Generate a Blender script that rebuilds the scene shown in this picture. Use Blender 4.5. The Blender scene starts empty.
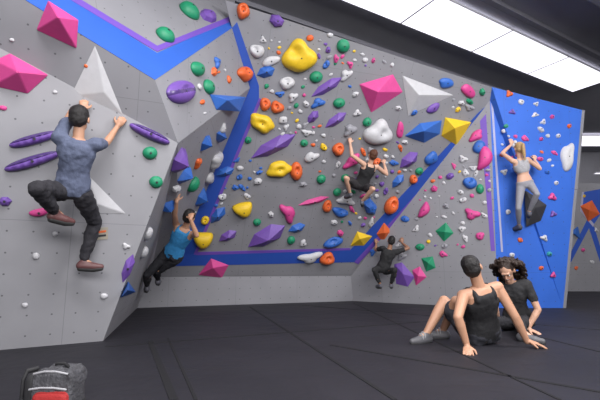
import bpy, bmesh, math, random
from mathutils import Vector, Matrix
from mathutils.bvhtree import BVHTree
random.seed(7)
COL=bpy.context.scene.collection
V=Vector
TH=math.atan(62/400); CT=math.cos(TH); ST=math.sin(TH)
C=V((0,0,.8))
def ray(x,y):
    a=(x-300)/400; b=(200-y)/400
    return V((a,CT-b*ST,ST+b*CT))
def PD(x,y,t): return C+ray(x,y)*t
def F(x,y,z=0.0):
    d=ray(x,y); return C+d*((z-C.z)/d.z)
def pl(p,q,r):
    n=(q-p).cross(r-p).normalized()
    if n.dot(C-p)<0: n=-n
    return (p,n)
def on(P,x,y,off=0.0):
    d=ray(x,y); t=P[1].dot(P[0]-C)/P[1].dot(d)
    return C+d*(t-off)
# ---------------------------------------------------------------- materials
MATS={}
def nodes(m):
    m.use_nodes=True; nt=m.node_tree
    return nt,nt.nodes['Principled BSDF']
def mat(name,col,rough=.5,noise=.12,scale=20,bump=.0,metal=0,emit=0,bscale=None,sheen=0):
    if name in MATS: return MATS[name]
    m=bpy.data.materials.new(name); nt,b=nodes(m)
    tc=nt.nodes.new('ShaderNodeTexCoord'); nz=nt.nodes.new('ShaderNodeTexNoise')
    nz.inputs['Scale'].default_value=scale; nz.inputs['Detail'].default_value=4
    nt.links.new(tc.outputs['Object'],nz.inputs['Vector'])
    mx=nt.nodes.new('ShaderNodeMix'); mx.data_type='RGBA'
    mx.inputs[6].default_value=(*[c*(1-noise) for c in col],1)
    mx.inputs[7].default_value=(*[min(1,c*(1+noise)) for c in col],1)
    nt.links.new(nz.outputs[0],mx.inputs[0]); nt.links.new(mx.outputs[2],b.inputs['Base Color'])
    b.inputs['Roughness'].default_value=rough; b.inputs['Metallic'].default_value=metal
    if bump:
        n2=nt.nodes.new('ShaderNodeTexNoise'); n2.inputs['Scale'].default_value=bscale or scale*4
        nt.links.new(tc.outputs['Object'],n2.inputs['Vector'])
        bp=nt.nodes.new('ShaderNodeBump'); bp.inputs['Strength'].default_value=bump; bp.inputs['Distance'].default_value=.02
        nt.links.new(n2.outputs[0],bp.inputs['Height']); nt.links.new(bp.outputs[0],b.inputs['Normal'])
    if emit:
        b.inputs['Emission Color'].default_value=(*col,1); b.inputs['Emission Strength'].default_value=emit
    MATS[name]=m; return m
def wallmat(name,col):
    m=bpy.data.materials.new(name); nt,b=nodes(m); N=nt.nodes; L=nt.links
    uv=N.new('ShaderNodeUVMap'); 
    def grid(scale,thr,axis2d=True):
        mu=N.new('ShaderNodeVectorMath'); mu.operation='MULTIPLY'; mu.inputs[1].default_value=scale
        L.new(uv.outputs[0],mu.inputs[0])
        fr=N.new('ShaderNodeVectorMath'); fr.operation='FRACTION'; L.new(mu.outputs[0],fr.inputs[0])
        return fr
    fr=grid((5,5,0),0)
    sb=N.new('ShaderNodeVectorMath'); sb.operation='SUBTRACT'; sb.inputs[1].default_value=(.5,.5,0); L.new(fr.outputs[0],sb.inputs[0])
    ln=N.new('ShaderNodeVectorMath'); ln.operation='LENGTH'; L.new(sb.outputs[0],ln.inputs[0])
    dot=N.new('ShaderNodeMath'); dot.operation='LESS_THAN'; dot.inputs[1].default_value=.042; L.new(ln.outputs['Value'],dot.inputs[0])
    fr2=grid((1/1.22,1/2.0,0),0)
    sp=N.new('ShaderNodeSeparateXYZ'); L.new(fr2.outputs[0],sp.inputs[0])
    a=N.new('ShaderNodeMath'); a.operation='LESS_THAN'; a.inputs[1].default_value=.005; L.new(sp.outputs[0],a.inputs[0])
    c=N.new('ShaderNodeMath'); c.operation='LESS_THAN'; c.inputs[1].default_value=.003; L.new(sp.outputs[1],c.inputs[0])
    mx=N.new('ShaderNodeMath'); mx.operation='MAXIMUM'; L.new(a.outputs[0],mx.inputs[0]); L.new(c.outputs[0],mx.inputs[1])
    hf=N.new('ShaderNodeMath'); hf.operation='MULTIPLY'; hf.inputs[1].default_value=.3; L.new(mx.outputs[0],hf.inputs[0])
    dd=N.new('ShaderNodeMath'); dd.operation='MULTIPLY'; dd.inputs[1].default_value=.7; L.new(dot.outputs[0],dd.inputs[0])
    m2=N.new('ShaderNodeMath'); m2.operation='MAXIMUM'; L.new(hf.outputs[0],m2.inputs[0]); L.new(dd.outputs[0],m2.inputs[1])
    tc=N.new('ShaderNodeTexCoord'); nz=N.new('ShaderNodeTexNoise'); nz.inputs['Scale'].default_value=2.2; nz.inputs['Detail'].default_value=6
    L.new(tc.outputs['Object'],nz.inputs['Vector'])
    cm=N.new('ShaderNodeMix'); cm.data_type='RGBA'; cm.inputs[6].default_value=(*[k*.86 for k in col],1); cm.inputs[7].default_value=(*[min(1,k*1.14) for k in col],1)
    L.new(nz.outputs[0],cm.inputs[0])
    fm=N.new('ShaderNodeMix'); fm.data_type='RGBA'; fm.inputs[7].default_value=(.04,.04,.05,1)
    L.new(m2.outputs[0],fm.inputs[0]); L.new(cm.outputs[2],fm.inputs[6]); L.new(fm.outputs[2],b.inputs['Base Color'])
    n3=N.new('ShaderNodeTexNoise'); n3.inputs['Scale'].default_value=180; L.new(tc.outputs['Object'],n3.inputs['Vector'])
    bp=N.new('ShaderNodeBump'); bp.inputs['Strength'].default_value=.15; bp.inputs['Distance'].default_value=.004
    L.new(n3.outputs[0],bp.inputs['Height']); L.new(bp.outputs[0],b.inputs['Normal'])
    b.inputs['Roughness'].default_value=.62
    return m
# ---------------------------------------------------------------- object helpers
def link(name,me,parent=None,m=None,loc=None,smooth=False):
    o=bpy.data.objects.new(name,me); COL.objects.link(o)
    if parent is not None: o.parent=parent
    if m is not None: me.materials.append(m)
    if loc is not None: o.location=loc
    if smooth:
        for p in me.polygons: p.use_smooth=True
    return o
def obj(name,bm,m,parent=None,loc=None,smooth=False):
    bmesh.ops.recalc_face_normals(bm,faces=bm.faces)
    me=bpy.data.meshes.new(name); bm.to_mesh(me); bm.free()
    return link(name,me,parent,m,loc,smooth)
def tag(o,label=None,cat=None,group=None,kind=None):
    if label: o['label']=label
    if cat: o['category']=cat
    if group: o['group']=group
    if kind: o['kind']=kind
    return o
def empty(name,loc):
    o=bpy.data.objects.new(name,None); COL.objects.link(o); o.location=loc; o.empty_display_size=.1
    return o
def box(bm,c,sx,sy,sz,M=None):
    r=bmesh.ops.create_cube(bm,size=1)['verts']
    for v in r:
        p=V((v.co.x*sx,v.co.y*sy,v.co.z*sz))
        v.co=(M@p if M else p)+V(c)
    return r
def prism(bm,pts,n,back,front=0.0):
    f=[bm.verts.new(p+n*front) for p in pts]; b=[bm.verts.new(p-n*back) for p in pts]
    bm.faces.new(f); bm.faces.new(b[::-1])
    k=len(pts)
    for i in range(k): bm.faces.new((f[i],b[i],b[(i+1)%k],f[(i+1)%k]))
# ---------------------------------------------------------------- wall geometry
G0=F(0,350); Gb=F(103,341); G1=F(137,308); G2=F(353,301); G3=F(498,308); G4=F(563,308)
def atz(x,y,z): return F(x,y,z)
def aty(x,y,Y):
    d=ray(x,y); return C+d*(Y/d.y)
LL=pl(G0,Gb,atz(0,48,2.6)); A=on(LL,178,143); S0=on(LL,0,48)
VV=aty(155,80,3.68); UL=pl(S0,A,VV); E=on(UL,25,0)
KP=pl(G1,G2,G1+V((0,0,1))); K1=on(KP,150,277); K2=on(KP,351,276)
B=pl(K1,K2,atz(343,38,4.2))
C1=on(B,232,28); C2=on(B,250,88); C3=on(B,175,262); T0=on(B,225,0); T1=on(B,490,100); T2=on(B,492,87)
U=pl(VV,E,C1)
R=pl(G2,G3,T1); Q=pl(G3,G4,T1); Q1=on(Q,582,110)
G0x=G0+(G0-Gb)*3; S0x=S0+(S0-A)*1.2; E2=VV+(E-VV)*1.7; Lx=S0x+(E2-S0)*1.0
polys=[]   # (poly, plane normal) for ray hits
def uvmesh(me,n):
    r=V((0,0,1)).cross(n)
    if r.length<.05: r=V((1,0,0))
    r.normalize(); u=n.cross(r)
    l=me.uv_layers.new(name='UVMap')
    for lp in me.loops:
        co=me.vertices[lp.vertex_index].co; l.data[lp.index].uv=(co.dot(r),co.dot(u))
def wall(name,faces,m,th=.05,reg=True,parent=None):
    bm=bmesh.new(); nn=None
    for pts in faces:
        P=pl(pts[0],pts[1],pts[2]); nn=nn or P[1]
        prism(bm,pts,P[1],th)
        if reg: polys.append(([p.copy() for p in pts],P[1]))
    me=bpy.data.meshes.new(name); bmesh.ops.recalc_face_normals(bm,faces=bm.faces); bm.to_mesh(me); bm.free()
    uvmesh(me,nn); o=link(name,me,parent,m)
    if parent is None: o['kind']='structure'
    return o
gL=wallmat('wall_paint_lit_grey',(.30,.30,.32)); gM=wallmat('wall_paint_grey',(.24,.24,.26)); gD=wallmat('wall_paint_dark_grey',(.2,.2,.22))  # first grey is the wall grey raised, brighter light painted into its colour
gS=wallmat('wall_paint_side_lit',(.32,.32,.345)); gF=wallmat('wall_paint_facet_grey',(.26,.26,.28))  # side panels: wall grey lifted so the colour itself brightens the recess side
bQ=wallmat('wall_paint_blue',(.026,.125,.56))
stripeM=mat('stripe_blue',(.02,.075,.40),.6,.06,5); stripeP=mat('stripe_purple',(.15,.07,.42),.6,.06,5); stripeW=mat('stripe_pale',(.36,.36,.5),.6,.05,5)
stripeU=mat('stripe_bright_blue',(.024,.105,.48),.6,.06,5)
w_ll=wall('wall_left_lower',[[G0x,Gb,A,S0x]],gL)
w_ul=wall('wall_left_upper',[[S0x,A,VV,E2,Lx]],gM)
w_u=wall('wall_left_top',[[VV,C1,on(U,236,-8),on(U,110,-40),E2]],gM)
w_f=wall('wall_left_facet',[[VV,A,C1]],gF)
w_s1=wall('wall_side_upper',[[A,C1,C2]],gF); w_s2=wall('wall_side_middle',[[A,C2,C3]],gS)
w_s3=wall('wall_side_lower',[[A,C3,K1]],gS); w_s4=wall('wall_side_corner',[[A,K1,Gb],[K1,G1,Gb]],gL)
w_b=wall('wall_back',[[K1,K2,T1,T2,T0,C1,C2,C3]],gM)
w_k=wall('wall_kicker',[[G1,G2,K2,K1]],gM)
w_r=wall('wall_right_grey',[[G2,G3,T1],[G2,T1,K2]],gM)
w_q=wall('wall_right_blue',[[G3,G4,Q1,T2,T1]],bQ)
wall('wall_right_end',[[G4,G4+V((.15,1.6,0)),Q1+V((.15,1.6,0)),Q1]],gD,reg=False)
# far hall
wf=wall('wall_far_bouldering',[[V((5.2,11.3,0)),V((16,11.3,0)),V((16,11.1,3.0)),V((5.2,11.1,3.0))]],gM)
FW=pl(V((6,11.3,0)),V((16,11.3,0)),V((6,11.1,3)))
wall('wall_far_building',[[V((-9,15,0)),V((18,15,0)),V((18,15,5)),V((-9,15,5))]],mat('far_plaster',(.33,.33,.36),.8),reg=False)
wall('wall_right_building',[[V((16,-2,0)),V((16,15,0)),V((16,15,5)),V((16,-2,5))]],mat('side_plaster',(.3,.3,.34),.8),reg=False)
def stripe(plane,px,m,parent,off=.004):
    bm=bmesh.new(); prism(bm,[on(plane,*p) for p in px],plane[1],0.0,off)
    return obj('painted_stripe',bm,m,parent)
stripe(U,[(25,0),(155,80),(232,28),(231,20),(157,53),(72,0),(60,-12),(5,-12)],stripeU,w_u)
stripe(U,[(70,0),(157,52),(230,22),(229,17),(157,46),(81,0),(66,-10),(56,-10)],stripeP,w_u,.006)
stripe(B,[(232,28),(250,88),(259,86),(237,22)],stripeM,w_b)
stripe(B,[(250,88),(259,86),(259,98),(193,256),(176,262)],stripeM,w_b)
stripe(B,[(259,98),(262,99),(197,254),(193,256)],stripeP,w_b,.005)
stripe(B,[(172,266),(176,255),(350,250),(354,262)],stripeM,w_b,.006)
stripe(B,[(196,255),(350,250),(350,248),(197,252)],stripeP,w_b,.007)
stripe(B,[(350,250),(354,262),(487,116),(488,104),(478,113),(416,180)],stripeM,w_b,.008)
stripe(B,[(354,262),(358,264),(486,122),(487,116)],stripeP,w_b,.01)
stripe(Q,[(491,103),(493,103),(503,252),(501,252)],stripeW,w_q)
stripe(R,[(480,121),(486,114),(495,251),(491,251)],stripeP,w_r)
stripe(FW,[(566,262),(590,214),(605,262),(600,262),(589,228),(571,262)],stripeM,wf)
stripe(FW,[(584,192),(606,188),(606,206),(594,224),(582,210)],stripeM,wf)
stripe(FW,[(582,192),(584,192),(582,210),(594,224),(593,227),(580,211)],stripeW,wf,.006)
# BVH
vs=[];fs=[];fn=[]
for pts,n in polys:
    base=len(vs); vs+=pts
    fs.append(list(range(base,base+len(pts)))); fn.append(n)
tree=BVHTree.FromPolygons(vs,fs)
def hit(x,y):
    d=ray(x,y); loc,nr,idx,dist=tree.ray_cast(C,d.normalized())
    if loc is None: return None
    return loc,fn[idx]
def J(x,y,off=0):
    h=hit(x,y); d=ray(x,y); t=(h[0]-C).dot(V((0,CT,ST)))
    return C+d*(t-off)
# ---------------------------------------------------------------- floor + ceiling
def floormat():
    m=bpy.data.materials.new('mat_vinyl'); nt,b=nodes(m); N=nt.nodes; L=nt.links
    tc=N.new('ShaderNodeTexCoord'); mp=N.new('ShaderNodeMapping'); mp.inputs['Scale'].default_value=(1,1.2,1); mp.inputs['Rotation'].default_value=(0,0,.5)
    L.new(tc.outputs['Object'],mp.inputs[0])
    n1=N.new('ShaderNodeTexNoise'); n1.inputs['Scale'].default_value=1.3; n1.inputs['Detail'].default_value=3; n1.inputs['Distortion'].default_value=1.2
    L.new(mp.outputs[0],n1.inputs['Vector'])
    n2=N.new('ShaderNodeTexNoise'); n2.inputs['Scale'].default_value=1.1; n2.inputs['Detail'].default_value=5; L.new(tc.outputs['Object'],n2.inputs['Vector'])
    rp=N.new('ShaderNodeValToRGB'); rp.color_ramp.elements[0].position=.25; rp.color_ramp.elements[0].color=(.0165,.016,.021,1)
    rp.color_ramp.elements[1].position=.8; rp.color_ramp.elements[1].color=(.026,.025,.032,1)
    L.new(n2.outputs[0],rp.inputs[0]); L.new(rp.outputs[0],b.inputs['Base Color'])
    bp=N.new('ShaderNodeBump'); bp.inputs['Strength'].default_value=.35; bp.inputs['Distance'].default_value=.1
    L.new(n1.outputs[0],bp.inputs['Height']); L.new(bp.outputs[0],b.inputs['Normal'])
    b.inputs['Roughness'].default_value=.62; b.inputs['Specular IOR Level'].default_value=.3
    return m
bm=bmesh.new(); box(bm,(3,5,-.1),24,24,.2); fl=obj('floor',bm,floormat()); fl['kind']='structure'
seamM=mat('mat_seam',(.005,.005,.007),.8)
def floorstrip(p,q,w):
    a=F(*p);b=F(*q); d=(b-a).normalized(); s=d.cross(V((0,0,1)))*w/2
    bm=bmesh.new(); prism(bm,[a-s,b-s,b+s,a+s],V((0,0,1)),0,.004); obj('floor_seam',bm,seamM,fl)
for s in [((150,341),(174,400),.05),((168,338),(196,400),.02),((105,347),(420,322),.025),((300,305),(600,330),.03),((330,345),(600,392),.035),((250,307),(395,400),.03),((430,310),(600,352),.02),((353,303),(560,400),.02)]: floorstrip(*s)
ceilM=mat('ceiling_dark',(.34,.34,.37),.8,.1,2)
bm=bmesh.new(); box(bm,(3.5,5,5.1),27,22,.2); ce=obj('ceiling',bm,ceilM); ce['kind']='structure'
LD=(atz(575,92,4.95)-atz(345,0,4.95)).normalized(); LN=V((LD.y,-LD.x,0))
M3=Matrix((LD,LN,V((0,0,1)))).transposed()
L0=atz(345,0,4.95)
beamM=mat('beam_dark',(.2,.2,.23),.7)
for i,(off,w,h) in enumerate([(-.9,.08,.08),(1.15,.10,.08),(2.2,.3,.2),(3.4,.12,.12)]):
    bm=bmesh.new(); box(bm,L0+LN*off+LD*2+V((0,0,.05-h/2)),14,w,h,M3); o=obj('trim_%d'%(i+1),bm,beamM); o['kind']='structure'
emit=mat('lamp_diffuser',(.93,.91,1.0),.5,.02,3,emit=1.6); frameM=mat('lamp_frame',(.6,.6,.65),.4)
def lamp(c,l,w,label,group=None,M=M3):
    t=empty('ceiling_light',c); tag(t,label,'ceiling light',group)
    bm=bmesh.new(); box(bm,(0,0,0),l-.02,w-.02,.03,M); obj('diffuser',bm,emit,t)
    bm=bmesh.new()
    for sx,sy,dx,dy in ((l,.015,0,w/2),(l,.015,0,-w/2),(.015,w,l/2,0),(.015,w,-l/2,0)):
        box(bm,M@V((dx,dy,0)),sx,sy,.035,M)
    obj('lamp_frame',bm,frameM,t)
W=.86
labs=['rectangular ceiling light panel nearest the top edge of the photo','second rectangular ceiling light panel from the top edge, in the strip','third rectangular ceiling light panel along the strip','ceiling light panel at the right end of the long strip']
for i in range(4):
    lamp(L0+LN*(W/2)+LD*(.25+i*1.9)+V((0,0,-.01)),1.885,W,labs[i])
I3=Matrix.Identity(3)
lamp(V((10.3,13.3,4.93)),2.2,1.2,'bright ceiling light over the far hall beyond the blue wall',None,I3)
lamp(V((9.9,10.9,3.25)),3.4,.12,'slim linear light above the far bouldering wall',None,I3)
# ---------------------------------------------------------------- climbing holds
PAL=dict(pink=(.62,.06,.26),magenta=(.55,.05,.22),purple=(.16,.075,.36),yellow=(.80,.53,.02),orange=(.72,.13,.03),green=(.012,.25,.12),blue=(.03,.13,.48),white=(.56,.56,.58),grey=(.3,.3,.33),black=(.03,.03,.035),red=(.6,.04,.04),teal=(.03,.3,.33))
def hm(c): return mat('hold_'+c,PAL[c],.5,.14,30,.15,bscale=120)
boltM=mat('bolt_steel',(.10,.10,.11),.35,metal=.8)
bb=bmesh.new(); bmesh.ops.create_cone(bb,cap_ends=True,segments=10,radius1=.013,radius2=.010,depth=.008)
boltme=bpy.data.meshes.new('bolt'); bb.to_mesh(boltme); bb.free(); boltme.materials.append(boltM)
def blob(kind,w,h,rs,white=False):
    m=min(w,h); bm=bmesh.new()
    seg,rg=(24,8)
    if kind=='chip': seg,rg=(12,4)
    if kind in('lobe','macro','block'): seg,rg=(40,14)
    if kind=='pod': seg,rg=(60,18)
    k2=rs.uniform(-.1,.1);k3=rs.uniform(-.1,.1);k4=rs.uniform(-.05,.05);f2=rs.uniform(0,6);f3=rs.uniform(0,6)
    if kind in('ball','pod'): k2*=.3;k3*=.3;k4=0
    if kind=='macro':
        if white: k2,k3,k4=.09,.12,.07
        else: k2*=.3;k3*=.3;k4=0
    if kind=='block': k2,k3,k4,f2,f3=.05,.09,.08,1.0,2.2
    if kind=='tri': k3=.26;k2*=.5;f3=rs.choice([math.pi/2,-math.pi/2])*1.0
    if kind=='lump': k2=rs.uniform(.1,.16);k3=rs.uniform(.1,.16);k4=.08
    if kind=='spike': seg=6; rg=3
    if kind=='facet': seg=rs.choice([5,6,7]); rg=3
    jit=[rs.uniform(.82,1.08) for _ in range(seg)]
    d={'ball':.42,'oval':.34,'jug':.5,'pod':.8,'spike':.45,'chip':.35,'bean':.5,'macro':.34,'lobe':.38,'tri':.38,'lump':.38,'facet':.42,'moon':.42,'block':.36}[kind]*m
    dents=[]
    if kind=='jug': dents=[(0,.35,.09,.75)]
    if kind=='moon': dents=[(0,.55,.16,.8)]
    if kind=='lobe': dents=[(.05,.12,.10,.45)]
    if kind=='macro': dents=[(.15,.25,.10,.35)]
    if kind=='block': dents=[(-.25,.55,.12,.55)]
    rows=[]
    for i in range(rg+1):
        rho=math.sin(i/rg*math.pi/2) if kind not in('spike','facet') else i/rg
        if kind=='facet': rho=[0,.38,.8,1][i]
        row=[]
        for j in range(seg if i else 1):
            t=2*math.pi*j/seg
            Rr=1+k2*math.cos(2*t+f2)+k3*math.cos(3*t+f3)+k4*math.cos(4*t+f2)
            if kind=='lobe': Rr+=.07*math.cos(3*t+1.2)+.06*math.cos(5*t+.4)
            if kind=='spike': Rr=[1,.95,.9,1.05,.85,.95][j]
            if kind=='facet': Rr=jit[j]
            x=rho*Rr*math.cos(t); y=rho*Rr*math.sin(t)
            if kind=='pod': x=rho*math.copysign(abs(math.cos(t))**.85,math.cos(t)); y=rho*math.copysign(abs(math.sin(t))**.9,math.sin(t))
            z=max(0,1-rho**2.6)**.5
            if kind=='spike': z=(1-rho)**.8 if rho<1 else 0; y=y+.12*(z)
            if kind=='facet': z=[1,1,.62,0][i]
            if kind=='block': z=max(0,1-rho**4)**.6*(1+.22*x)
            if kind in('ball',): z=max(0,1-rho**2)**.5
            for (a,b,s,k) in dents: z*=1-k*math.exp(-((x-a)**2+(y-b)**2)/s)
            if kind=='pod': z*=(1-.25*math.exp(-(y-.28)**2/.006))*(1-.13*abs(math.sin(x*11)))
            if kind in('bean','horn'): y=y+.45*(x*x)-.2
            row.append(bm.verts.new((x*w/2,y*h/2,z*d+.001)))
        rows.append(row)
    for j in range(seg): bm.faces.new((rows[0][0],rows[1][j],rows[1][(j+1)%seg]))
    for i in range(1,rg):
        for j in range(seg): bm.faces.new((rows[i][j],rows[i+1][j],rows[i+1][(j+1)%seg],rows[i][(j+1)%seg]))
    bm.faces.new(rows[rg][::-1])
    zc=rows[0][0].co.z; yc=rows[0][0].co.y
    return bm,zc,yc
LINES=[((353,257),(488,108)),((176,261),(352,256)),((188,250),(255,92)),((255,92),(235,28))]
def onstripe(x,y,tol):
    for (a,b),(c,d) in LINES:
        L2=(c-a)**2+(d-b)**2; t=max(0,min(1,((x-a)*(c-a)+(y-b)*(d-b))/L2))
        if math.hypot(x-a-t*(c-a),y-b-t*(d-b))<tol: return True
    return False
HOLDS=[]
def place(kind,color,x,y,w,h,ang,label=None):
    hh=hit(x,y)
    if hh is None: return None
    if kind=='oval' and w<12.5:
        if onstripe(x,y,7): return None
        w*=.8; h*=.8
    if kind=='oval' and x>499: w*=.85; h*=.85
    rs=random.Random(int(x*31+y*17))
    if kind=='oval' and not label:
        kind=rs.choice(['oval','tri','lump','facet','moon','facet','tri'])
        if w<12.5: ang+=rs.uniform(-60,60)
        if kind in('lump','tri'): w*=1.05
    P=hh; a=math.radians(ang); ca,sa=math.cos(a),-math.sin(a)
    p0=on(P,x-ca*w/2,y-sa*w/2); p1=on(P,x+ca*w/2,y+sa*w/2)
    q0=on(P,x-sa*h/2,y+ca*h/2) ; q1=on(P,x+sa*h/2,y-ca*h/2)
    wm=min((p1-p0).length,w*9/400*1.2); hm_=min((q1-q0).length,h*9/400*1.2)
    X=(p1-p0).normalized(); n=P[1]; Y=n.cross(X)
    bm,zc,yc=blob(kind,wm,hm_,rs,color=='white')
    nm='foot_hold' if kind=='chip' else 'climbing_hold'
    o=obj(nm,bm,hm(color),smooth=(kind not in('spike','facet')))
    M=Matrix((X,Y,n)).transposed().to_4x4(); M.translation=P[0]; o.matrix_world=M
    if kind=='pod' or (kind=='macro' and color=='purple'):
        mb=mat('hold_gloss_dark',(.075,.04,.17),.25,.05,20); o.data.materials.append(mb)
        for p in o.data.polygons:
            cy=p.center.y/(hm_/2)
            if (kind=='pod' and cy>.30) or (kind=='macro' and -.1<cy<.22): p.material_index=1
    if kind!='chip' and min(wm,hm_)>.07:
        b=bpy.data.objects.new('bolt',boltme); COL.objects.link(b); b.parent=o; b.location=(0,yc,zc+.001)
    HOLDS.append([o,kind,color,x,y,w,h,label]); return o
def volume(color,base,apex,hgt,label,name='triangular_volume'):
    cx=sum(p[0] for p in base)/len(base); cy=sum(p[1] for p in base)/len(base)
    P=hit(cx,cy); pts=[on(P,*p) for p in base]; c=sum(pts,V())/len(pts)
    s=ray(*apex); tt=P[1].dot(P[0]+P[1]*hgt-C)/P[1].dot(s); ap=C+s*tt
    bm=bmesh.new(); bv=[bm.verts.new(p-c+P[1]*.002) for p in pts]; av=bm.verts.new(ap-c)
    bm.faces.new(bv)
    for i in range(len(bv)): bm.faces.new((bv[i],bv[(i+1)%len(bv)],av))
    bmesh.ops.recalc_face_normals(bm,faces=bm.faces)
    bmesh.ops.bevel(bm,geom=[e for e in bm.edges],offset=.006,segments=1,affect='EDGES')
    vc=(.50,.50,.52) if color=='white' else PAL[color]
    o=obj(name,bm,mat('volume_'+color,vc,.6,.1,14,.1,bscale=150),None,c)
    tag(o,label,'climbing volume'); VOLS.append((cx,cy,max(p[0] for p in base)-min(p[0] for p in base))); return o
VOLS=[]
volume('pink',[(36,30),(48,0),(79,20),(77,49)],(58,17),.17,'big pink pyramid volume at the top of the left wall')
volume('pink',[(-6,60),(10,53),(49,75),(28,94),(-8,86)],(18,72),.16,'big pink pyramid volume cut by the left edge, above the purple rails')
volume('white',[(95,44),(70,96),(124,116)],(104,92),.03,"tall white triangular volume above the raised hand of the left climber")
volume('white',[(86,172),(127,214),(88,214)],(98,204),.04,'low white triangular volume right of the left climber\'s hips')
volume('white',[(402,75),(454,95),(408,116)],(419,95),.13,'white triangular volume near the top right of the grey back wall')
volume('pink',[(359,84),(393,74),(403,92),(371,113)],(378,92),.18,'large pink faceted volume left of the white triangular volume')
volume('pink',[(198,275),(211,258),(229,265),(222,278)],(213,268),.14,'pink faceted volume at the foot of the back wall on the left')
volume('yellow',[(445,117),(472,122),(457,146),(441,136)],(455,128),.2,'large yellow faceted volume on the diagonal blue stripe')
volume('yellow',[(350,246),(357,231),(373,236),(364,246)],(360,239),.12,'yellow triangular volume above the left end of the low climber')
volume('blue',[(404,136),(420,123),(442,120),(440,134),(424,143)],(424,131),.2,'dark blue faceted volume left of the large yellow volume')
volume('green',[(435,231),(446,222),(454,233),(444,242)],(445,232),.1,'green pyramid volume on the right grey panel')
volume('green',[(421,258),(433,256),(436,268),(426,272)],(428,263),.1,'lower green pyramid volume beside the purple volume near the floor')
volume('purple',[(394,264),(402,262),(415,277),(408,287),(396,284)],(403,274),.13,'purple faceted volume near the floor right of the low climber')
volume('black',[(524,188),(547,205),(541,221),(526,227)],(535,208),.10,'black faceted volume behind the legs of the woman on the blue wall')
volume('orange',[(376,234),(384,222),(393,232),(384,245)],(385,233),.12,'orange faceted volume above the low climber')
volume('blue',[(209,94),(246,97),(240,112),(216,110)],(228,100),.14,'wide blue wedge volume on the upper left of the recess')
volume('pink',[(412,270),(420,266),(427,277),(416,286)],(418,276),.1,'small pink volume right of the purple volume near the floor')
volume('orange',[(580,206),(592,200),(600,214),(588,222)],(589,210),.2,'orange volume on the far bouldering wall')
volume('blue',[(570,232),(578,226),(581,240)],(575,234),.12,'small blue volume on the far bouldering wall')
volume('blue',[(120,298),(128,281),(136,292)],(128,290),.08,'small blue triangular volume low beside the feet of the climber in blue')
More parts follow.
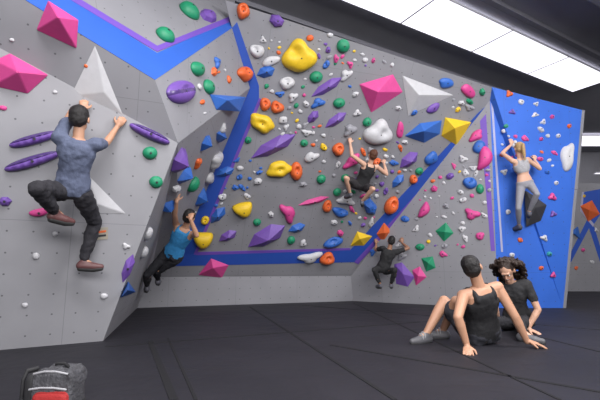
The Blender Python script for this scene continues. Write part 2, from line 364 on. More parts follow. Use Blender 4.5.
H="""
pod purple 35 139 52 10 15 upper purple ridged rail hold left of the left climber
pod purple 33 161 58 11 17 lower purple ridged rail hold left of the left climber
pod purple 150 134 44 10 -25 purple ridged rail hold right of the left climber's hand
macro purple 181 92 28 23 10 large round purple hold on the sharp grey facet
block yellow 299 57 32 32 20 largest yellow curved hold near the top of the back wall
lobe yellow 262 123 18 25 60 yellow pocketed hold in the middle left of the back wall
lobe yellow 279 169 24 16 5 yellow oval pocketed hold below the long purple wedge
macro white 378 133 24 27 -30 big white irregular hold above the head of the black-tank climber
macro white 567 157 13 28 -15 big pale hold at the right edge of the blue wall
spike purple 327 87 36 12 32 long purple wedge right of the largest yellow hold
spike purple 274 146 50 17 28 longest purple wedge in the middle of the back wall
spike purple 336 120 26 11 35 purple wedge above the pink hold in the back wall centre
spike purple 267 236 42 20 30 broad purple wedge low on the back wall
bean pink 484 158 26 13 75 hooked pink hold beside the left edge of the blue wall
oval purple 5 201 14 11 0
chip pink 3 108 9 5 0
bean pink 39 212 20 8 10
ball green 150 153 15 13 0
ball green 156 182 14 12 0
ball green 197 69 12 14 0
ball green 165 36 14 11 0
ball green 189 12 13 11 0
oval purple 208 17 14 8 0
chip white 36 256 8 7 0
chip white 104 296 8 6 0
chip white 55 234 6 5 0
chip white 12 40 5 4 0
chip white 55 92 5 4 0
chip orange 86 66 4 4 0
chip white 25 305 7 5 0
spike purple 128 268 30 11 70
oval white 126 246 9 7 20
spike purple 178 160 26 12 75
chip white 143 252 7 6 0
chip white 147 233 6 6 0
spike blue 168 206 20 11 20
ball green 192 184 9 9 0
spike blue 184 175 17 10 40
oval white 176 188 9 8 0
jug orange 243 11 13 17 0
jug orange 244 74 17 15 20
oval purple 277 21 13 16 70
oval white 257 51 13 15 40
oval white 271 61 17 10 20
oval white 263 40 8 7 0
spike blue 266 72 19 14 20
ball green 208 87 9 14 0
oval white 222 128 8 7 0
spike blue 205 143 18 13 60
spike blue 220 136 19 11 -40
oval white 215 160 14 10 30
spike blue 225 172 20 11 20
oval white 209 178 14 10 -20
chip white 240 168 7 5 0
ball green 248 140 7 7 0
jug orange 265 104 11 13 0
jug orange 277 107 12 13 30
oval white 287 83 16 12 20
oval white 293 97 12 9 0
oval white 306 104 9 8 0
oval blue 280 94 10 7 0
ball green 316 77 13 12 0
ball green 343 46 13 14 0
oval purple 328 50 9 7 0
chip orange 310 38 7 7 0
chip white 330 35 6 5 0
chip white 365 60 6 5 0
oval white 346 75 13 8 40
ball green 339 103 12 10 0
oval blue 318 103 13 8 20
oval white 357 113 9 7 0
ball green 367 122 9 9 0
jug orange 338 149 12 12 0
jug orange 296 171 13 17 0
ball green 304 143 8 7 0
spike purple 313 117 16 10 50
oval white 283 120 12 9 0
oval white 311 157 14 9 30
ball green 321 179 9 9 0
oval grey 303 184 11 7 0
spike pink 314 201 32 7 15
oval pink 288 213 18 12 -60
bean yellow 243 208 20 14 10
bean yellow 203 238 19 16 0
jug yellow 205 220 9 8 0
oval white 258 181 12 9 0
oval white 247 196 9 6 0
spike blue 218 215 21 12 50
spike blue 200 197 20 12 70
oval white 205 260 12 6 0
spike purple 228 236 20 11 30
oval white 271 214 9 8 0
ball green 257 222 8 7 0
spike blue 297 228 18 10 20
ball green 291 240 8 8 0
oval white 310 257 22 9 10
jug orange 327 258 15 11 0
oval blue 333 242 20 9 20
oval white 303 243 9 7 0
oval pink 340 233 10 8 0
jug orange 327 206 9 12 0
oval blue 340 212 16 9 -20
ball green 337 192 8 8 0
ball green 345 178 8 8 0
oval white 346 200 16 9 -10
oval white 334 222 9 7 0
oval blue 370 207 18 14 -60
oval pink 352 161 19 9 30
oval grey 350 130 13 9 30
oval pink 400 130 9 20 10 tall slim pink hold right of the big white irregular hold
spike purple 409 160 23 14 40
ball green 419 171 8 7 0
jug orange 413 179 8 8 0
oval blue 431 158 14 11 30
oval white 405 142 9 6 0
spike blue 398 181 17 10 50
jug orange 391 205 13 17 0
oval white 411 195 9 7 0
bean pink 424 210 17 9 60
oval pink 434 189 11 10 0
oval blue 405 219 11 8 0
oval white 416 229 9 6 0
oval white 398 108 9 7 0
oval blue 414 112 11 7 30
oval purple 433 108 14 8 20
oval blue 446 83 15 10 0
oval pink 468 91 16 11 -40
oval green 482 92 9 9 0
oval white 461 103 10 7 0
oval blue 479 147 14 12 40
oval pink 476 136 15 9 30
oval white 463 159 10 8 0
oval pink 444 150 9 8 0
ball green 480 189 8 10 0
oval blue 470 183 14 12 0
oval pink 472 214 14 10 -20
oval purple 450 176 12 9 0
oval white 463 200 9 7 0
oval grey 446 206 10 7 0
oval white 462 229 9 7 0
oval pink 480 236 11 10 0
ball green 420 247 9 7 0
oval pink 443 254 10 7 0
oval blue 373 252 9 7 0
oval orange 509 94 9 9 0
oval white 521 102 9 8 0
oval white 536 104 7 6 0
oval purple 512 112 9 7 0
oval pink 552 117 8 7 0
oval white 543 122 8 7 0
oval green 506 126 7 6 0
oval orange 569 126 8 8 0
oval white 558 136 8 7 0
oval pink 541 139 7 7 0
oval orange 502 155 7 6 0
oval white 504 172 9 8 0
oval blue 547 172 11 8 0
oval white 556 183 8 7 0
oval pink 552 197 11 10 0
oval white 508 212 8 7 0
oval purple 553 214 9 8 0
oval white 544 238 10 8 0
oval orange 520 240 8 7 0
oval white 512 255 8 7 0
oval teal 549 254 9 8 0
oval orange 541 268 8 7 0
oval white 516 276 8 7 0
oval pink 553 275 8 7 0
oval pink 583 250 7 6 0
oval white 592 262 7 5 0
oval orange 576 268 6 5 0
oval yellow 584 196 6 5 0
oval white 596 230 6 5 0
"""
for ln in H.strip().split('\n'):
    f=ln.split(); place(f[0],f[1],*map(float,f[2:7]),label=' '.join(f[7:]) or None)
# further small holds seen all over the walls, in loose clusters
rs=random.Random(23); reg=[(262,470,40,248,125,['white','white','white','white','grey','grey','orange','blue','green','pink','purple','yellow']),(195,262,60,250,24,['white','orange','blue','white']),(385,492,150,296,26,['white','pink','grey','white']),(500,562,95,300,16,['white','white','orange','pink'])]
for (x0,x1,y0,y1,n,cols) in reg:
    k=0;tr=0; ctr=[(rs.uniform(x0,x1),rs.uniform(y0,y1)) for _ in range(max(3,n//6))]
    while k<n and tr<9000:
        tr+=1; cx,cy=rs.choice(ctr); x=rs.gauss(cx,13); y=rs.gauss(cy,14)
        if not(x0<x<x1 and y0<y<y1): continue
        if any(abs(x-h[3])<(h[5]/2+3.3) and abs(y-h[4])<(h[6]/2+3.0) for h in HOLDS): continue
        if any(abs(x-v[0])<v[2]/2+4 and abs(y-v[1])<v[2]/2+3 for v in VOLS): continue
        hh=hit(x,y)
        if hh is None or y<.33*(x-225)+8 or onstripe(x,y,8): continue
        if rs.random()<.35: q=rs.uniform(6,9.5); place(rs.choice(['facet','tri','lump','moon']),rs.choice(cols),x,y,q,q*rs.uniform(.45,.75),rs.uniform(-80,80))
        else: q=rs.uniform(2.4,5.6); place('chip',rs.choice(cols),x,y,q,q*rs.uniform(.6,.9),rs.uniform(-40,40))
        k+=1
LMK=[("the tall white triangular volume",98,84),("the left climber",72,170),("the purple rails",33,150),("the large round purple hold",181,92),("the climber in blue",172,240),
("the wide blue wedge volume",228,100),("the largest yellow hold",298,57),("the middle-left yellow hold",262,123),("the longest purple wedge",274,146),("the yellow oval hold",279,169),
("the broad purple wedge",267,236),("the pink floor-level volume",213,268),("the large pink volume",380,93),("the top right white volume",421,94),("the big white irregular hold",377,136),("the black-tank climber",362,175),
("the low climber in black",386,260),("the yellow volume",456,130),("the green pyramid volume",445,232),("the hooked pink hold",484,158),("the woman on the blue wall",522,185),("the big pale hold",567,157),("the orange far-wall volume",589,210),("the seated pair",490,290),
("the long slim pink wedge",314,201),("the upper green domed hold",343,46),("the right purple wedge",409,160)]
def direc(dx,dy):
    a=math.degrees(math.atan2(-dy,dx))%360; k=int((a+22.5)//45)%8
    return ['right of','above and right of','above','above and left of','left of','below and left of','below','below and right of'][k]
SH={'chip':'foothold','oval':'rounded hold','ball':'domed hold','jug':'scooped jug hold','bean':'curved hold','spike':'wedge hold','pod':'pod hold','macro':'large hold','lobe':'pocketed hold','tri':'three-cornered hold','lump':'lumpy hold','facet':'angular hold','moon':'half-moon hold','block':'curved hold'}
buck={}
for h in HOLDS:
    o,kind,color,x,y,w,hh_,label=h
    o['category']='climbing hold'
    if label: o['label']=label; continue
    L=min([l for l in LMK if math.hypot(l[1]-x,l[2]-y)>5],key=lambda l:(l[1]-x)**2+(l[2]-y)**2); d=math.hypot(L[1]-x,L[2]-y)
    key=('%s %s %s %s %s'%('tiny' if w<6.2 else 'small' if w<10.5 else 'medium',color,SH[kind],direc(x-L[1],y-L[2]),L[0]))
    buck.setdefault(key,[]).append((d,o))
ORD=['nearest','second nearest','third nearest','fourth nearest','fifth nearest','sixth nearest','seventh nearest','eighth nearest','ninth nearest','tenth nearest']
for k,l in buck.items():
    l.sort(key=lambda t:t[0])
    for i,(d,o) in enumerate(l): o['label']=(k if len(l)==1 else ORD[min(i,9)]+' '+k)
# route tag on left wall
hh=hit(101,234); bm=bmesh.new(); prism(bm,[on(hh,*p)-hh[0] for p in [(95,228),(108,227),(108,239),(95,240)]],hh[1],0,.006)
o=obj('route_tag',bm,mat('tag_card',(.33,.30,.24),.7),None,hh[0]); tag(o,'small beige route tag card fixed below the low white volume','tag')
bm=bmesh.new(); prism(bm,[on(hh,*p)-hh[0]+hh[1]*.007 for p in [(97,231),(106,230),(106,232),(97,233)]],hh[1],0,.002); obj('marker_line',bm,hm('orange'),o)
bm=bmesh.new(); prism(bm,[on(hh,*p)-hh[0]+hh[1]*.007 for p in [(97,235),(106,234),(106,236),(97,237)]],hh[1],0,.002); obj('marker_line',bm,hm('black'),o)
# ---------------------------------------------------------------- people
def perp(d):
    a=V((0,0,1)) if abs(d.z)<.9 else V((1,0,0)); x=d.cross(a).normalized(); return x,d.cross(x).normalized()
def capsule(bm,p,q,r0,r1,seg=14):
    d=(q-p); L=d.length
    if L<1e-5: d=V((0,0,1)); L=1e-5
    d=d.normalized(); x,y=perp(d); rings=[]
    prof=[(-r0*math.cos(a),r0*math.sin(a)) for a in [math.pi/2*i/4 for i in range(1,5)]]
    prof+= [(L+r1*math.sin(a),r1*math.cos(a)) for a in [math.pi/2*i/4 for i in range(0,4)]]
    s=bm.verts.new(p-d*r0); e=bm.verts.new(q+d*r1)
    for z,r in prof: rings.append([bm.verts.new(p+d*z+(x*math.cos(2*math.pi*j/seg)+y*math.sin(2*math.pi*j/seg))*r) for j in range(seg)])
    for j in range(seg):
        k=(j+1)%seg
        bm.faces.new((s,rings[0][k],rings[0][j])); bm.faces.new((e,rings[-1][j],rings[-1][k]))
        for i in range(len(rings)-1): bm.faces.new((rings[i][j],rings[i][k],rings[i+1][k],rings[i+1][j]))
def ellip(bm,c,ax,r,us=18,vv=12):
    top=bm.verts.new(c+ax[2]*r[2]); bot=bm.verts.new(c-ax[2]*r[2]); rings=[]
    for i in range(1,vv):
        ph=math.pi*i/vv; z=math.cos(ph); q=math.sin(ph)
        rings.append([bm.verts.new(c+ax[0]*(q*math.cos(2*math.pi*j/us)*r[0])+ax[1]*(q*math.sin(2*math.pi*j/us)*r[1])+ax[2]*(z*r[2])) for j in range(us)])
    for j in range(us):
        k=(j+1)%us
        bm.faces.new((top,rings[0][j],rings[0][k])); bm.faces.new((bot,rings[-1][k],rings[-1][j]))
        for i in range(len(rings)-1): bm.faces.new((rings[i][j],rings[i+1][j],rings[i+1][k],rings[i][k]))
def loft(bm,secs,seg=20):
    rings=[]
    for c,x,y,rx,ry in secs:
        rings.append([bm.verts.new(c+x*(rx*math.copysign(abs(math.cos(2*math.pi*j/seg))**.85,math.cos(2*math.pi*j/seg)))+y*(ry*math.sin(2*math.pi*j/seg))) for j in range(seg)])
    bm.faces.new(rings[0][::-1]); bm.faces.new(rings[-1])
    for i in range(len(rings)-1):
        for j in range(seg):
            k=(j+1)%seg; bm.faces.new((rings[i][j],rings[i][k],rings[i+1][k],rings[i+1][j]))
tx=bpy.data.textures.new('cloth_folds','CLOUDS'); tx.noise_scale=.07
tx2=bpy.data.textures.new('hair_locks','CLOUDS'); tx2.noise_scale=.03
def solid(name,bm,m,parent,base,vox=.008,sm=2,disp=0,tex=None):
    bmesh.ops.recalc_face_normals(bm,faces=bm.faces)
    for v in bm.verts: v.co-=base
    me=bpy.data.meshes.new(name); bm.to_mesh(me); bm.free()
    o=bpy.data.objects.new(name,me); COL.objects.link(o)
    r=o.modifiers.new('r','REMESH'); r.mode='VOXEL'; r.voxel_size=vox
    if sm: s=o.modifiers.new('s','SMOOTH'); s.iterations=sm; s.factor=.5
    if disp: d=o.modifiers.new('d','DISPLACE'); d.texture=tex or tx; d.strength=disp; d.mid_level=.45
    bpy.context.view_layer.update(); dg=bpy.context.evaluated_depsgraph_get()
    nm=bpy.data.meshes.new_from_object(o.evaluated_get(dg)); o.modifiers.clear(); o.data=nm; nm.name=name
    bpy.data.meshes.remove(me)
    nm.materials.clear(); nm.materials.append(m)
    for p in nm.polygons: p.use_smooth=True
    o.parent=parent
    return o
def topx(p):
    d=p-C; t=d.dot(V((0,CT,ST))); return 300+400*d.x/t,200-400*d.dot(V((0,-ST,CT)))/t
def onray(a,px,L,near=True):
    """point seen at px whose distance from joint a is L (nearer or farther solution)"""
    d=ray(*px); u=d.normalized(); w=a-C; m=w.dot(u); q=L*L-(w-u*m).length_squared
    if q<0: p=C+u*m; return a+(p-a).normalized()*L
    return C+u*(m-math.sqrt(q) if near else m+math.sqrt(q))
def ik(a,c,l1,l2,hint):
    if isinstance(hint,tuple) and len(hint)==3:        # bent joint and end both given as seen
        k=onray(a,hint[:2],l1,True); e=onray(k,topx(c),l2,False); return k,e
    d=c-a; D=d.length; mx=(l1+l2)*.99
    if D>mx: c=a+d*(mx/D); d=c-a; D=mx
    if D<abs(l1-l2)+.02: D=abs(l1-l2)+.02; c=a+d.normalized()*D; d=c-a
    u=d.normalized(); x=(l1*l1-l2*l2+D*D)/(2*D); h=math.sqrt(max(0,l1*l1-x*x))
    if isinstance(hint,tuple):
        p,q=perp(u); best=None
        for i in range(72):
            t=i*math.pi/36; k=a+u*x+(p*math.cos(t)+q*math.sin(t))*h; z=topx(k)
            e=math.hypot(z[0]-hint[0],z[1]-hint[1])+6*(k-C).length
            if k.z<.06: e+=100
            if best is None or e<best[0]: best=(e,k)
        return best[1],c
    hv=hint-a; hv-=u*hv.dot(u)
    hv=hv.normalized() if hv.length>1e-4 else V((0,0,-1))
    return a+u*x+hv*h,c
def person(label,Ht,pel,neckp,headp,look,shl,hip,hands,feet,skin,hairc,top,bottom,hairstyle='short',fem=False,shoec=(.1,.1,.12),sleeve=True,vox=.006,group=None,bld=.92,smile=False,crop=False,bands=False):
    s=Ht/1.75; base=V((pel.x,pel.y,min(f[0].z for f in feet)-.09))
    root=empty('person',base); tag(root,label,'person',group)
    sk=mat('skin_%d'%len(MATS),skin,.5,.06,12)
    tdir=(neckp-pel).normalized(); neck=pel+tdir*.50*s
    hd=(headp-neckp).normalized(); head=neck+hd*.185*s
    shl=(shl-tdir*shl.dot(tdir)).normalized(); hip=(hip-tdir*hip.dot(tdir)).normalized()
    fw=.88 if fem else bld
    def sec(t,rx,ry,g=0):
        x=(hip.lerp(shl,max(0,min(1,t)))).normalized(); y=tdir.cross(x).normalized()
        return (pel.lerp(neck,t),x,y,(rx+g)*s*fw,(ry+g)*s*fw)
    hw=1.06 if fem else 1.0; ww=.86 if fem else .95
    SEC=[(-.16,.09,.07),(-.08,.15*hw,.105),(.05,.162*hw,.115),(.2,.148*hw,.105),(.38,.135*ww,.095),(.58,.152,.11),(.75,.172,.115),(.88,.168,.10),(.96,.11,.075),(1.0,.07,.06)]
    body=bmesh.new(); loft(body,[sec(*q) for q in SEC])
    capsule(body,neck-tdir*.04*s,head-hd*.03*s,.058*s*fw,.052*s*fw)
    lk=(look-hd*look.dot(hd)).normalized(); hu=hd; hx=lk.cross(hu).normalized()
    ax=(hx,lk,hu)
    ellip(body,head+hu*.025*s-lk*.008*s,ax,(.076*s,.094*s,.094*s))
    ellip(body,head-hu*.045*s+lk*.022*s,ax,(.056*s,.066*s,.072*s))
    capsule(body,head+lk*.088*s+hu*.012*s,head+lk*.106*s-hu*.022*s,.009*s,.014*s)
    capsule(body,head+lk*.075*s-hu*.095*s,head+lk*.07*s-hu*.085*s,.02*s,.02*s)
    capsule(body,head+lk*.085*s+hx*.03*s+hu*.03*s,head+lk*.085*s-hx*.03*s+hu*.03*s,.013*s,.013*s)
    for sd in(-1,1): ellip(body,head+hx*sd*.08*s-hu*.01*s-lk*.005*s,ax,(.01*s,.02*s,.032*s))
    AR=[];LG=[]
    sh=[neck-tdir*.055*s+shl*(sd*.178*s*fw) for sd in(-1,1)]
    for i,sd in((0,-1),(1,1)):
        tgt,hint,pn=hands[i][:3]
        wt=hands[i][3] if len(hands[i])>3 else None
        a=sh[i]; raised=(tgt-a).dot(tdir)
        if raised>.05: a=a+tdir*.03*s
        hdv=wt.normalized() if wt is not None else (tgt-a).normalized()
        wr=tgt-hdv*.09*s
        el,wr=ik(a,wr,.295*s,.255*s,hint)
        capsule(body,neck-tdir*.06*s+shl*(sd*.09*s),a,.06*s*fw,.058*s*fw)
        capsule(body,a,el,.054*s*fw,.041*s*fw); mid=el.lerp(wr,.3); capsule(body,el,mid,.041*s*fw,.043*s*fw); capsule(body,mid,wr,.042*s*fw,.027*s*fw)
        pnn=(pn-hdv*pn.dot(hdv)).normalized(); lat=hdv.cross(pnn).normalized()
        capsule(body,wr,wr+hdv*.03*s,.027*s,.024*s)
        ellip(body,wr+hdv*.055*s,(lat,hdv,pnn),(.041*s,.05*s,.018*s))
        flat=len(hands[i])>4
        for k,(ln,o_) in enumerate(((.074,-.033),(.084,-.011),(.079,.011),(.06,.033))):
            b0=wr+hdv*(.085-.006*abs(k-1.3))*s+lat*o_*s; c1,c2,c3=(.15,.3,.4) if flat else (.5,1.15,1.7)
            spr=lat*(o_*(4 if flat else 1.2))
            p=b0
            for L_,cc,r0,r1 in ((.45,c1,.0105,.0095),(.32,c2,.0095,.0088),(.23,c3,.0088,.0075)):
                q=p+(hdv*math.cos(cc)+pnn*math.sin(cc)+spr).normalized()*ln*L_*s; capsule(body,p,q,r0*s,r1*s,8); p=q
        tside=-sd if (hdv.cross(pnn)).dot(shl)>0 else sd
        tb=wr+hdv*.03*s+lat*tside*.03*s; tm=tb+(hdv*.6+lat*tside*.8+pnn*.3).normalized()*.038*s; te=tm+(hdv*.8+lat*tside*.3+pnn*.5).normalized()*.032*s
        capsule(body,tb,tm,.014*s,.012*s,8); capsule(body,tm,te,.012*s,.009*s,8)
        AR.append((a,el,wr))
    for i,sd in((0,-1),(1,1)):
        an,hint,td=feet[i]; a=pel-tdir*.03*s+hip*(sd*.088*s*hw)
        kn,an=ik(a,an,.43*s,.41*s,hint)
        capsule(body,a,kn,.084*s*fw*hw,.054*s*fw); m1=kn.lerp(an,.3); capsule(body,kn,m1,.052*s*fw,.055*s*fw); capsule(body,m1,an,.055*s*fw,.034*s*fw)
        td=td.normalized(); dn=V((0,0,-1)); dn=(dn-td*dn.dot(td)).normalized()
        he=an-td*.03*s+dn*.045*s; ba=an+td*.10*s+dn*.055*s; to=an+td*.165*s+dn*.058*s
        capsule(body,an,he,.034*s,.034*s); capsule(body,he,ba,.034*s,.033*s); capsule(body,an,ba,.033*s,.026*s); capsule(body,ba,to,.031*s,.022*s)
        LG.append((a,kn,an,td,dn,he,ba,to))
    solid('body',body,sk,root,base,vox,3)
    cm=mat('cloth_%.3f_%.3f_%.3f'%top,top,.85,.15,40,.2,bscale=90)
    t=bmesh.new(); g=.012
    if sleeve:
        loft(t,[sec(a,b,c,g+(.008 if a<.5 else 0)) for a,b,c in SEC if a>-.12])
        for (a,el,wr),sd in zip(AR,(-1,1)):
            capsule(t,neck-tdir*.06*s+shl*(sd*.09*s),a,.074*s*fw,.073*s*fw); capsule(t,a,a.lerp(el,.55),.070*s*fw,.060*s*fw)
    else:
        lo=.5 if crop else -.12
        loft(t,([sec(.45,.142*ww,.10,.010)] if crop else [])+[sec(a,b,c,g+(.006 if a<.5 else .004)) for a,b,c in SEC if lo<a<.7]+[sec(.72,.165,.115,.014),sec(.80,.135,.113,.014),sec(.88,.118,.106,.014),sec(.92,.10,.09,.014)])
        bk_=tdir.cross(shl).normalized()
        for sd in(-1,1): ellip(t,neck-tdir*.085*s+shl*(sd*.092*s*fw),(shl,bk_,tdir),(.032*s,.118*s*fw,.085*s))
    solid('shirt' if sleeve else 'tank_top',t,cm,root,base,.009,2,.026 if sleeve else .016)
    bmt,length,loose=bottom
    pm=mat('cloth_%.3f_%.3f_%.3f'%bmt,bmt,.85,.15,40,.2,bscale=90)
    t=bmesh.new(); loft(t,[sec(a,b,c,.018) for a,b,c in SEC if a<.12]+[sec(.12,.155*hw,.108,.018)])
    for a,kn,an,*_ in LG:
        if length=='shorts': capsule(t,a,a.lerp(kn,.74),(.094+loose)*s*fw*hw,(.078+loose)*s*fw)
        else:
            capsule(t,a,kn,(.088+loose)*s*fw*hw,(.057+loose)*s*fw); m1=kn.lerp(an,.35); capsule(t,kn,m1,(.056+loose)*s*fw,(.058+loose)*s*fw); capsule(t,m1,kn.lerp(an,.88),(.058+loose)*s*fw,(.038+loose)*s*fw)
    solid('shorts' if length=='shorts' else 'trousers',t,pm,root,base,.009,3,.032 if loose>.005 else .004)
    shm=mat('shoe_%.3f_%.3f_%.3f'%shoec,shoec,.5,.15,30)
    for a,kn,an,td,dn,he,ba,to in LG:
        t=bmesh.new(); capsule(t,an+dn*.012*s,he,.042*s,.043*s); capsule(t,he,ba,.042*s,.041*s); capsule(t,an+dn*.02*s,ba,.04*s,.033*s); capsule(t,ba,to,.039*s,.028*s)
        so=solid('shoe',t,shm,root,base,.007,2)
        t=bmesh.new(); capsule(t,he+dn*.03*s,ba+dn*.028*s,.03*s,.032*s); capsule(t,ba+dn*.028*s,to+dn*.02*s,.032*s,.024*s)
        for v in t.verts: v.co-=base
        obj('sole',t,mat('rubber_black',(.03,.03,.03),.6),so,None,True)
        if bands:
            up=-dn; sv=td.cross(dn).normalized()
            for q in (.35,.6):
                c_=an.lerp(ba,q)+up*.004*s
                t=bmesh.new(); ellip(t,c_-base,(sv,td,up),(.043*s,.008*s,.043*s)); obj('stripe_band',t,mat('shoe_band_pale',(.4,.4,.41),.6),so,None,True)
    hmn=mat('hair_%.3f_%.3f_%.3f'%hairc,hairc,.5,.35,60,.5,bscale=150)
    t=bmesh.new()
    ellip(t,head+hu*.04*s-lk*.022*s,ax,(.084*s,.094*s,.09*s)); ellip(t,head+hu*.0*s-lk*.04*s,ax,(.08*s,.07*s,.085*s))
    if hairstyle=='curly':
        rr=random.Random(3)
        for _ in range(800):
            a=rr.uniform(math.pi,2*math.pi); v_=rr.uniform(-3.6,1.2); sa_=math.sin(a)
            if v_<.3 and sa_>-.25: continue
            if v_<-.5 and sa_>-.42: continue
            d=hx*math.cos(a)+lk*sa_
            rr_=(.125+.05*(v_<.1)+.015*(v_<-.8)-.03*(v_<-2.4))*math.sqrt(max(.12,1-max(0,v_)**2*.7))+rr.uniform(-.035,.018)
            p=head+(d*rr_+hu*(v_*.09+.02)-lk*.01)*s
            k=rr.uniform(.010,.019); ellip(t,p,ax,(k*s,k*s,k*1.5*s),8,6)
    if hairstyle=='pony':
        capsule(t,head-lk*.09*s+hu*.06*s,head-lk*.125*s+hu*.05*s,.026*s,.03*s); capsule(t,head-lk*.125*s+hu*.05*s,head-lk*.13*s-hu*.10*s,.034*s,.034*s); capsule(t,head-lk*.13*s-hu*.10*s,head-lk*.14*s-hu*.24*s,.034*s,.012*s)
    solid('hair',t,hmn,root,base,.006 if hairstyle=='curly' else .007,1,.012,tx2)
    for sd in(-1,1):
        t=bmesh.new(); ellip(t,head+lk*.083*s+hx*sd*.03*s+hu*.008*s-base,ax,(.013*s,.009*s,.009*s)); e=obj('eye',t,mat('eye_white',(.7,.68,.66),.3),root,None,True)
        t=bmesh.new(); ellip(t,head+lk*.0905*s+hx*sd*.03*s+hu*.008*s-base,ax,(.006*s,.004*s,.006*s)); obj('iris',t,mat('iris_dark',(.03,.02,.015),.2),e,None,True)
        t=bmesh.new(); capsule(t,head+lk*.098*s+hx*sd*.018*s+hu*.032*s-base,head+lk*.09*s+hx*sd*.045*s+hu*.03*s-base,.004*s,.003*s,8); obj('eyebrow',t,hmn,root,None,True)
    t=bmesh.new(); ellip(t,head+lk*.086*s-hu*.05*s-base,ax,((.032 if smile else .026)*s,.008*s,(.013 if smile else .009)*s)); lp=obj('lips',t,mat('lip_%.2f'%skin[0],(skin[0]*.75,skin[1]*.45,skin[2]*.45),.4),root,None,True)
    if smile:
        t=bmesh.new(); ellip(t,head+lk*.0895*s-hu*.049*s-base,ax,(.024*s,.006*s,.007*s)); obj('teeth',t,mat('teeth_white',(.8,.79,.75),.3),lp,None,True)
    return root
X=V((1,0,0)); Z=V((0,0,1))
tan=(.50,.27,.17); fair=(.62,.37,.26); brown=(.30,.15,.09)
wn=-LL[1]
person('man in grey-blue t-shirt and black trousers climbing the left wall, back to camera',1.6,
 J(72,190,.30),J(78,144,.36),J(79,123,.33),V((-.2,1,.5)),V((1,.35,.05)),V((1,.35,0)),
 [(J(84,102,.05),J(66,112,.35),wn,Z),(J(122,120,.05),(106,143),wn,V((.6,0,1)))],
 [(J(56,212,.12),(37,188,1),V((.5,.8,-.1))),(J(84,261,.14),(94,224),V((.9,.3,0)))],
 tan,(.012,.010,.010),(.10,.12,.19),((.025,.024,.03),'long',.018),shoec=(.12,.05,.05),bld=.88)
person('person in bright blue top hanging in the left corner of the recess',1.66,
 PD(173,254,5.75),PD(185,229,5.6),PD(189,217,5.55),V((.2,1,.3)),V((1,-.3,.2)),V((1,-.2,.1)),
 [(PD(177,194,5.2),PD(168,218,5.2),V((.0,1,0)),Z),(PD(191,214,5.3),PD(200,240,5.2),V((0,1,0)),V((-.1,.5,.9)))],
 [(PD(147,286,6.0),PD(146,255,5.2),V((-.5,1,0))),(PD(158,279,6.2),PD(150,255,5.2),V((-.2,1,0)))],
 tan,(.012,.010,.010),(.03,.22,.48),((.02,.02,.025),'long',.006),sleeve=False,vox=.007,bld=.88)
person('climber in black tank top crouched high in the centre of the back wall',1.5,
 J(361,185,.28),J(370,165,.32),J(373,154,.30),V((-.15,1,.15)),V((1,.0,.3)),V((1,0,.1)),
 [(J(350,139,.06),(352,156),V((0,1,0)),Z),(J(384,160,.08),(386,174),V((0,1,0)),V((.1,.4,.9)))],
 [(J(350,193,.14),(346,178,1),V((-.5,.8,0))),(J(362,201,.14),(373,189,1),V((.2,.9,0)))],
 fair,(.10,.035,.015),(.02,.02,.022),((.03,.027,.03),'shorts',.01),sleeve=False,vox=.007)
person('climber in black clothes starting low on the back wall beside the purple volume',1.45,
 J(383,269,.34),J(388,254,.36),J(390,244,.34),V((.1,1,.3)),V((1,0,.0)),V((1,0,0)),
 [(J(376,240,.06),J(372,262,.5),V((0,1,0)),Z),(J(402,239,.06),J(403,262,.5),V((0,1,0)),Z)],
 [(J(380,284,.14),(374,270,1),V((-.3,.9,0))),(J(391,284,.14),(395,270,1),V((.3,.9,0)))],
 brown,(.012,.010,.010),(.02,.02,.022),((.02,.02,.022),'long',.006),vox=.007)
person('blonde woman in pale grey top and leggings climbing the blue wall',1.58,
 J(525,184,.22),J(521,164,.24),J(520,154,.24),V((-.1,1,.1)),V((1,.15,-.12)),V((1,.1,.1)),
 [(J(511,140,.05),J(505,165,.30),V((0,1,0)),Z),(J(535,156,.05),J(541,172,.30),V((0,1,0)),V((.3,.2,1)))],
 [(J(519,225,.12),J(514,200,.8),V((-.2,1,0))),(J(529,212,.16),(537,194,1),V((.4,.9,0)))],
 fair,(.42,.27,.12),(.36,.36,.38),((.27,.27,.30),'long',.002),hairstyle='pony',fem=True,sleeve=False,vox=.007,shoec=(.08,.08,.1),crop=True)
person('man in black tank top and shorts sitting on the mat leaning back on his hands',1.78,
 PD(482,332,3.98),PD(480,285,3.84),PD(473,268,3.86),V((.6,.8,.05)),V((1,.2,.0)),V((1,.3,0)),
 [(F(468,352,.02),PD(460,325,3.6),V((0,0,-1)),V((-.2,-.6,-.3)),1),(F(539,346,.02),PD(520,318,3.7),V((0,0,-1)),V((.9,-.3,-.2)),1)],
 [(F(426,334,.085),(440,298),V((-.8,-.3,0))),(F(443,330,.085),(455,300),V((-.8,.1,0)))],
 tan,(.012,.010,.010),(.016,.016,.018),((.03,.031,.04),'shorts',.014),sleeve=False,shoec=(.11,.11,.12),bld=1.0,bands=True)
person('woman with long dark curly hair and black t-shirt sitting behind the seated man',1.76,
 PD(518,320,4.8),PD(511,284,4.72),PD(505,267,4.60),V((-.62,-.78,-.05)),V((.8,-.3,.0)),V((1,-.2,0)),
 [(F(496,326,.06),PD(490,310,4.3),V((0,0,-1)),V((-.5,-.5,-.5)),1),(F(536,332,.02),PD(536,305,4.6),V((0,0,-1)),V((.6,-.6,-.2)),1)],
 [(F(478,331,.085),PD(480,290,4.9),V((-.9,-.2,0))),(F(523,334,.085),PD(490,315,4.2),V((.6,-.6,0)))],
 (.60,.35,.24),(.028,.015,.010),(.02,.02,.022),((.02,.02,.025),'long',.006),hairstyle='curly',fem=True,shoec=(.12,.12,.13),smile=True)
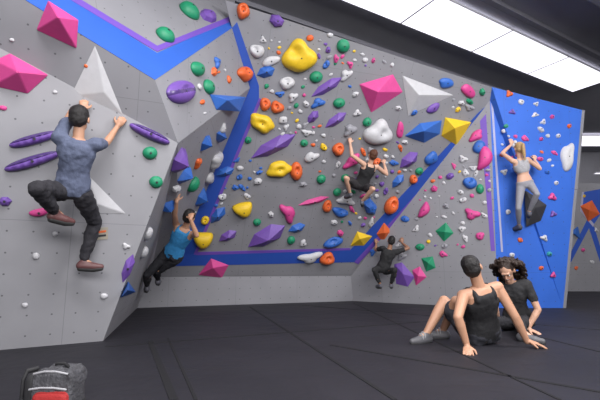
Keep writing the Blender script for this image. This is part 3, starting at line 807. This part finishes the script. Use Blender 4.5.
# ---------------------------------------------------------------- bag
bp=F(56,411); root=empty('backpack',V((bp.x,bp.y,0))); tag(root,'grey and red backpack lying on the mat at the bottom left','bag')
root.scale=(.66,.75,.92)
def sbox(cx,cy,cz,sx,sy,sz,e=.45,n=24):
    bm=bmesh.new(); vs=bmesh.ops.create_uvsphere(bm,u_segments=n*2,v_segments=n,radius=1)['verts']
    sg=lambda v:math.copysign(abs(v)**e,v)
    for v in vs: v.co=V((cx+sg(v.co.x)*sx,cy+sg(v.co.y)*sy,cz+sg(v.co.z)*sz))
    return bm
o=obj('bag_body',sbox(0.01,0,.125,.17,.13,.125,.38,34),mat('bag_grey',(.07,.07,.078),.8,.35,12,.6),root,None,True)
dm=o.modifiers.new('d','DISPLACE'); dm.texture=tx; dm.strength=.06
obj('front_pocket',sbox(0.03,-.11,.065,.14,.05,.075,.4),mat('bag_red',(.42,.025,.025),.7,.2,30,.3),root,None,True)
obj('bag_base',sbox(0.01,-.01,.03,.178,.15,.03,.4),mat('bag_black',(.02,.02,.022),.7,.2,30),root,None,True)
obj('side_panel',sbox(-.15,-.02,.12,.035,.12,.115,.4),mat('bag_black',(.02,.02,.022)),root,None,True)
def tube(name,pts,r,m,par):
    bm=bmesh.new()
    for a,b in zip(pts,pts[1:]): capsule(bm,V(a),V(b),r,r,8)
    return obj(name,bm,m,par,None,True)
bk=mat('bag_black',(.02,.02,.022)); zl=mat('zip_light',(.4,.4,.42),.4)
tube('strap',[(-.18,-.10,.02),(-.205,-.12,.10),(-.205,-.12,.2),(-.195,-.1,.245),(-.15,-.05,.25)],.014,bk,root)
tube('zipper',[(-.13,-.15,.155),(-.04,-.155,.165),(.06,-.155,.165),(.16,-.15,.155)],.006,zl,root)
tube('piping',[(-.12,-.13,.235),(-.03,-.14,.25),(.06,-.14,.25),(.15,-.13,.235)],.006,zl,root)
tube('handle',[(-.05,.02,.245),(-.03,.0,.268),(.04,.0,.268),(.06,.02,.245)],.010,bk,root)
# ---------------------------------------------------------------- lights
def area(loc,tgt,sx,sy,e,col=(1,.98,.99)):
    l=bpy.data.lights.new('area_lamp','AREA'); l.shape='RECTANGLE'; l.size=sx; l.size_y=sy; l.energy=e; l.color=col
    o=bpy.data.objects.new('area_lamp',l); COL.objects.link(o); o.location=loc; o.rotation_euler=(V(tgt)-V(loc)).to_track_quat('-Z','Y').to_euler()
area((0,1,4.85),(0.3,2,0),3,1.2,250)
area((4,3,4.85),(4,5,0),3,1.5,220)
area((2,-4,3.6),(1,8,1.5),6,2,580)
area((4.5,2,4.2),(-2,6.5,1.5),2.5,1.0,120)  # unseen fill added only to brighten the left recess corner
area((9,7,4.8),(9,9,0),3,3,120)
w=bpy.data.worlds.new('world'); bpy.context.scene.world=w; w.use_nodes=True
bg=w.node_tree.nodes['Background']; bg.inputs[0].default_value=(.74,.74,.80,1); bg.inputs[1].default_value=.5
bpy.context.scene.view_settings.view_transform='Standard'
cam=bpy.data.cameras.new('camera'); cam.lens=24; cam.sensor_width=36
co=bpy.data.objects.new('camera',cam); COL.objects.link(co); co.location=C; co.rotation_euler=(math.pi/2+TH,0,0)
bpy.context.scene.camera=co
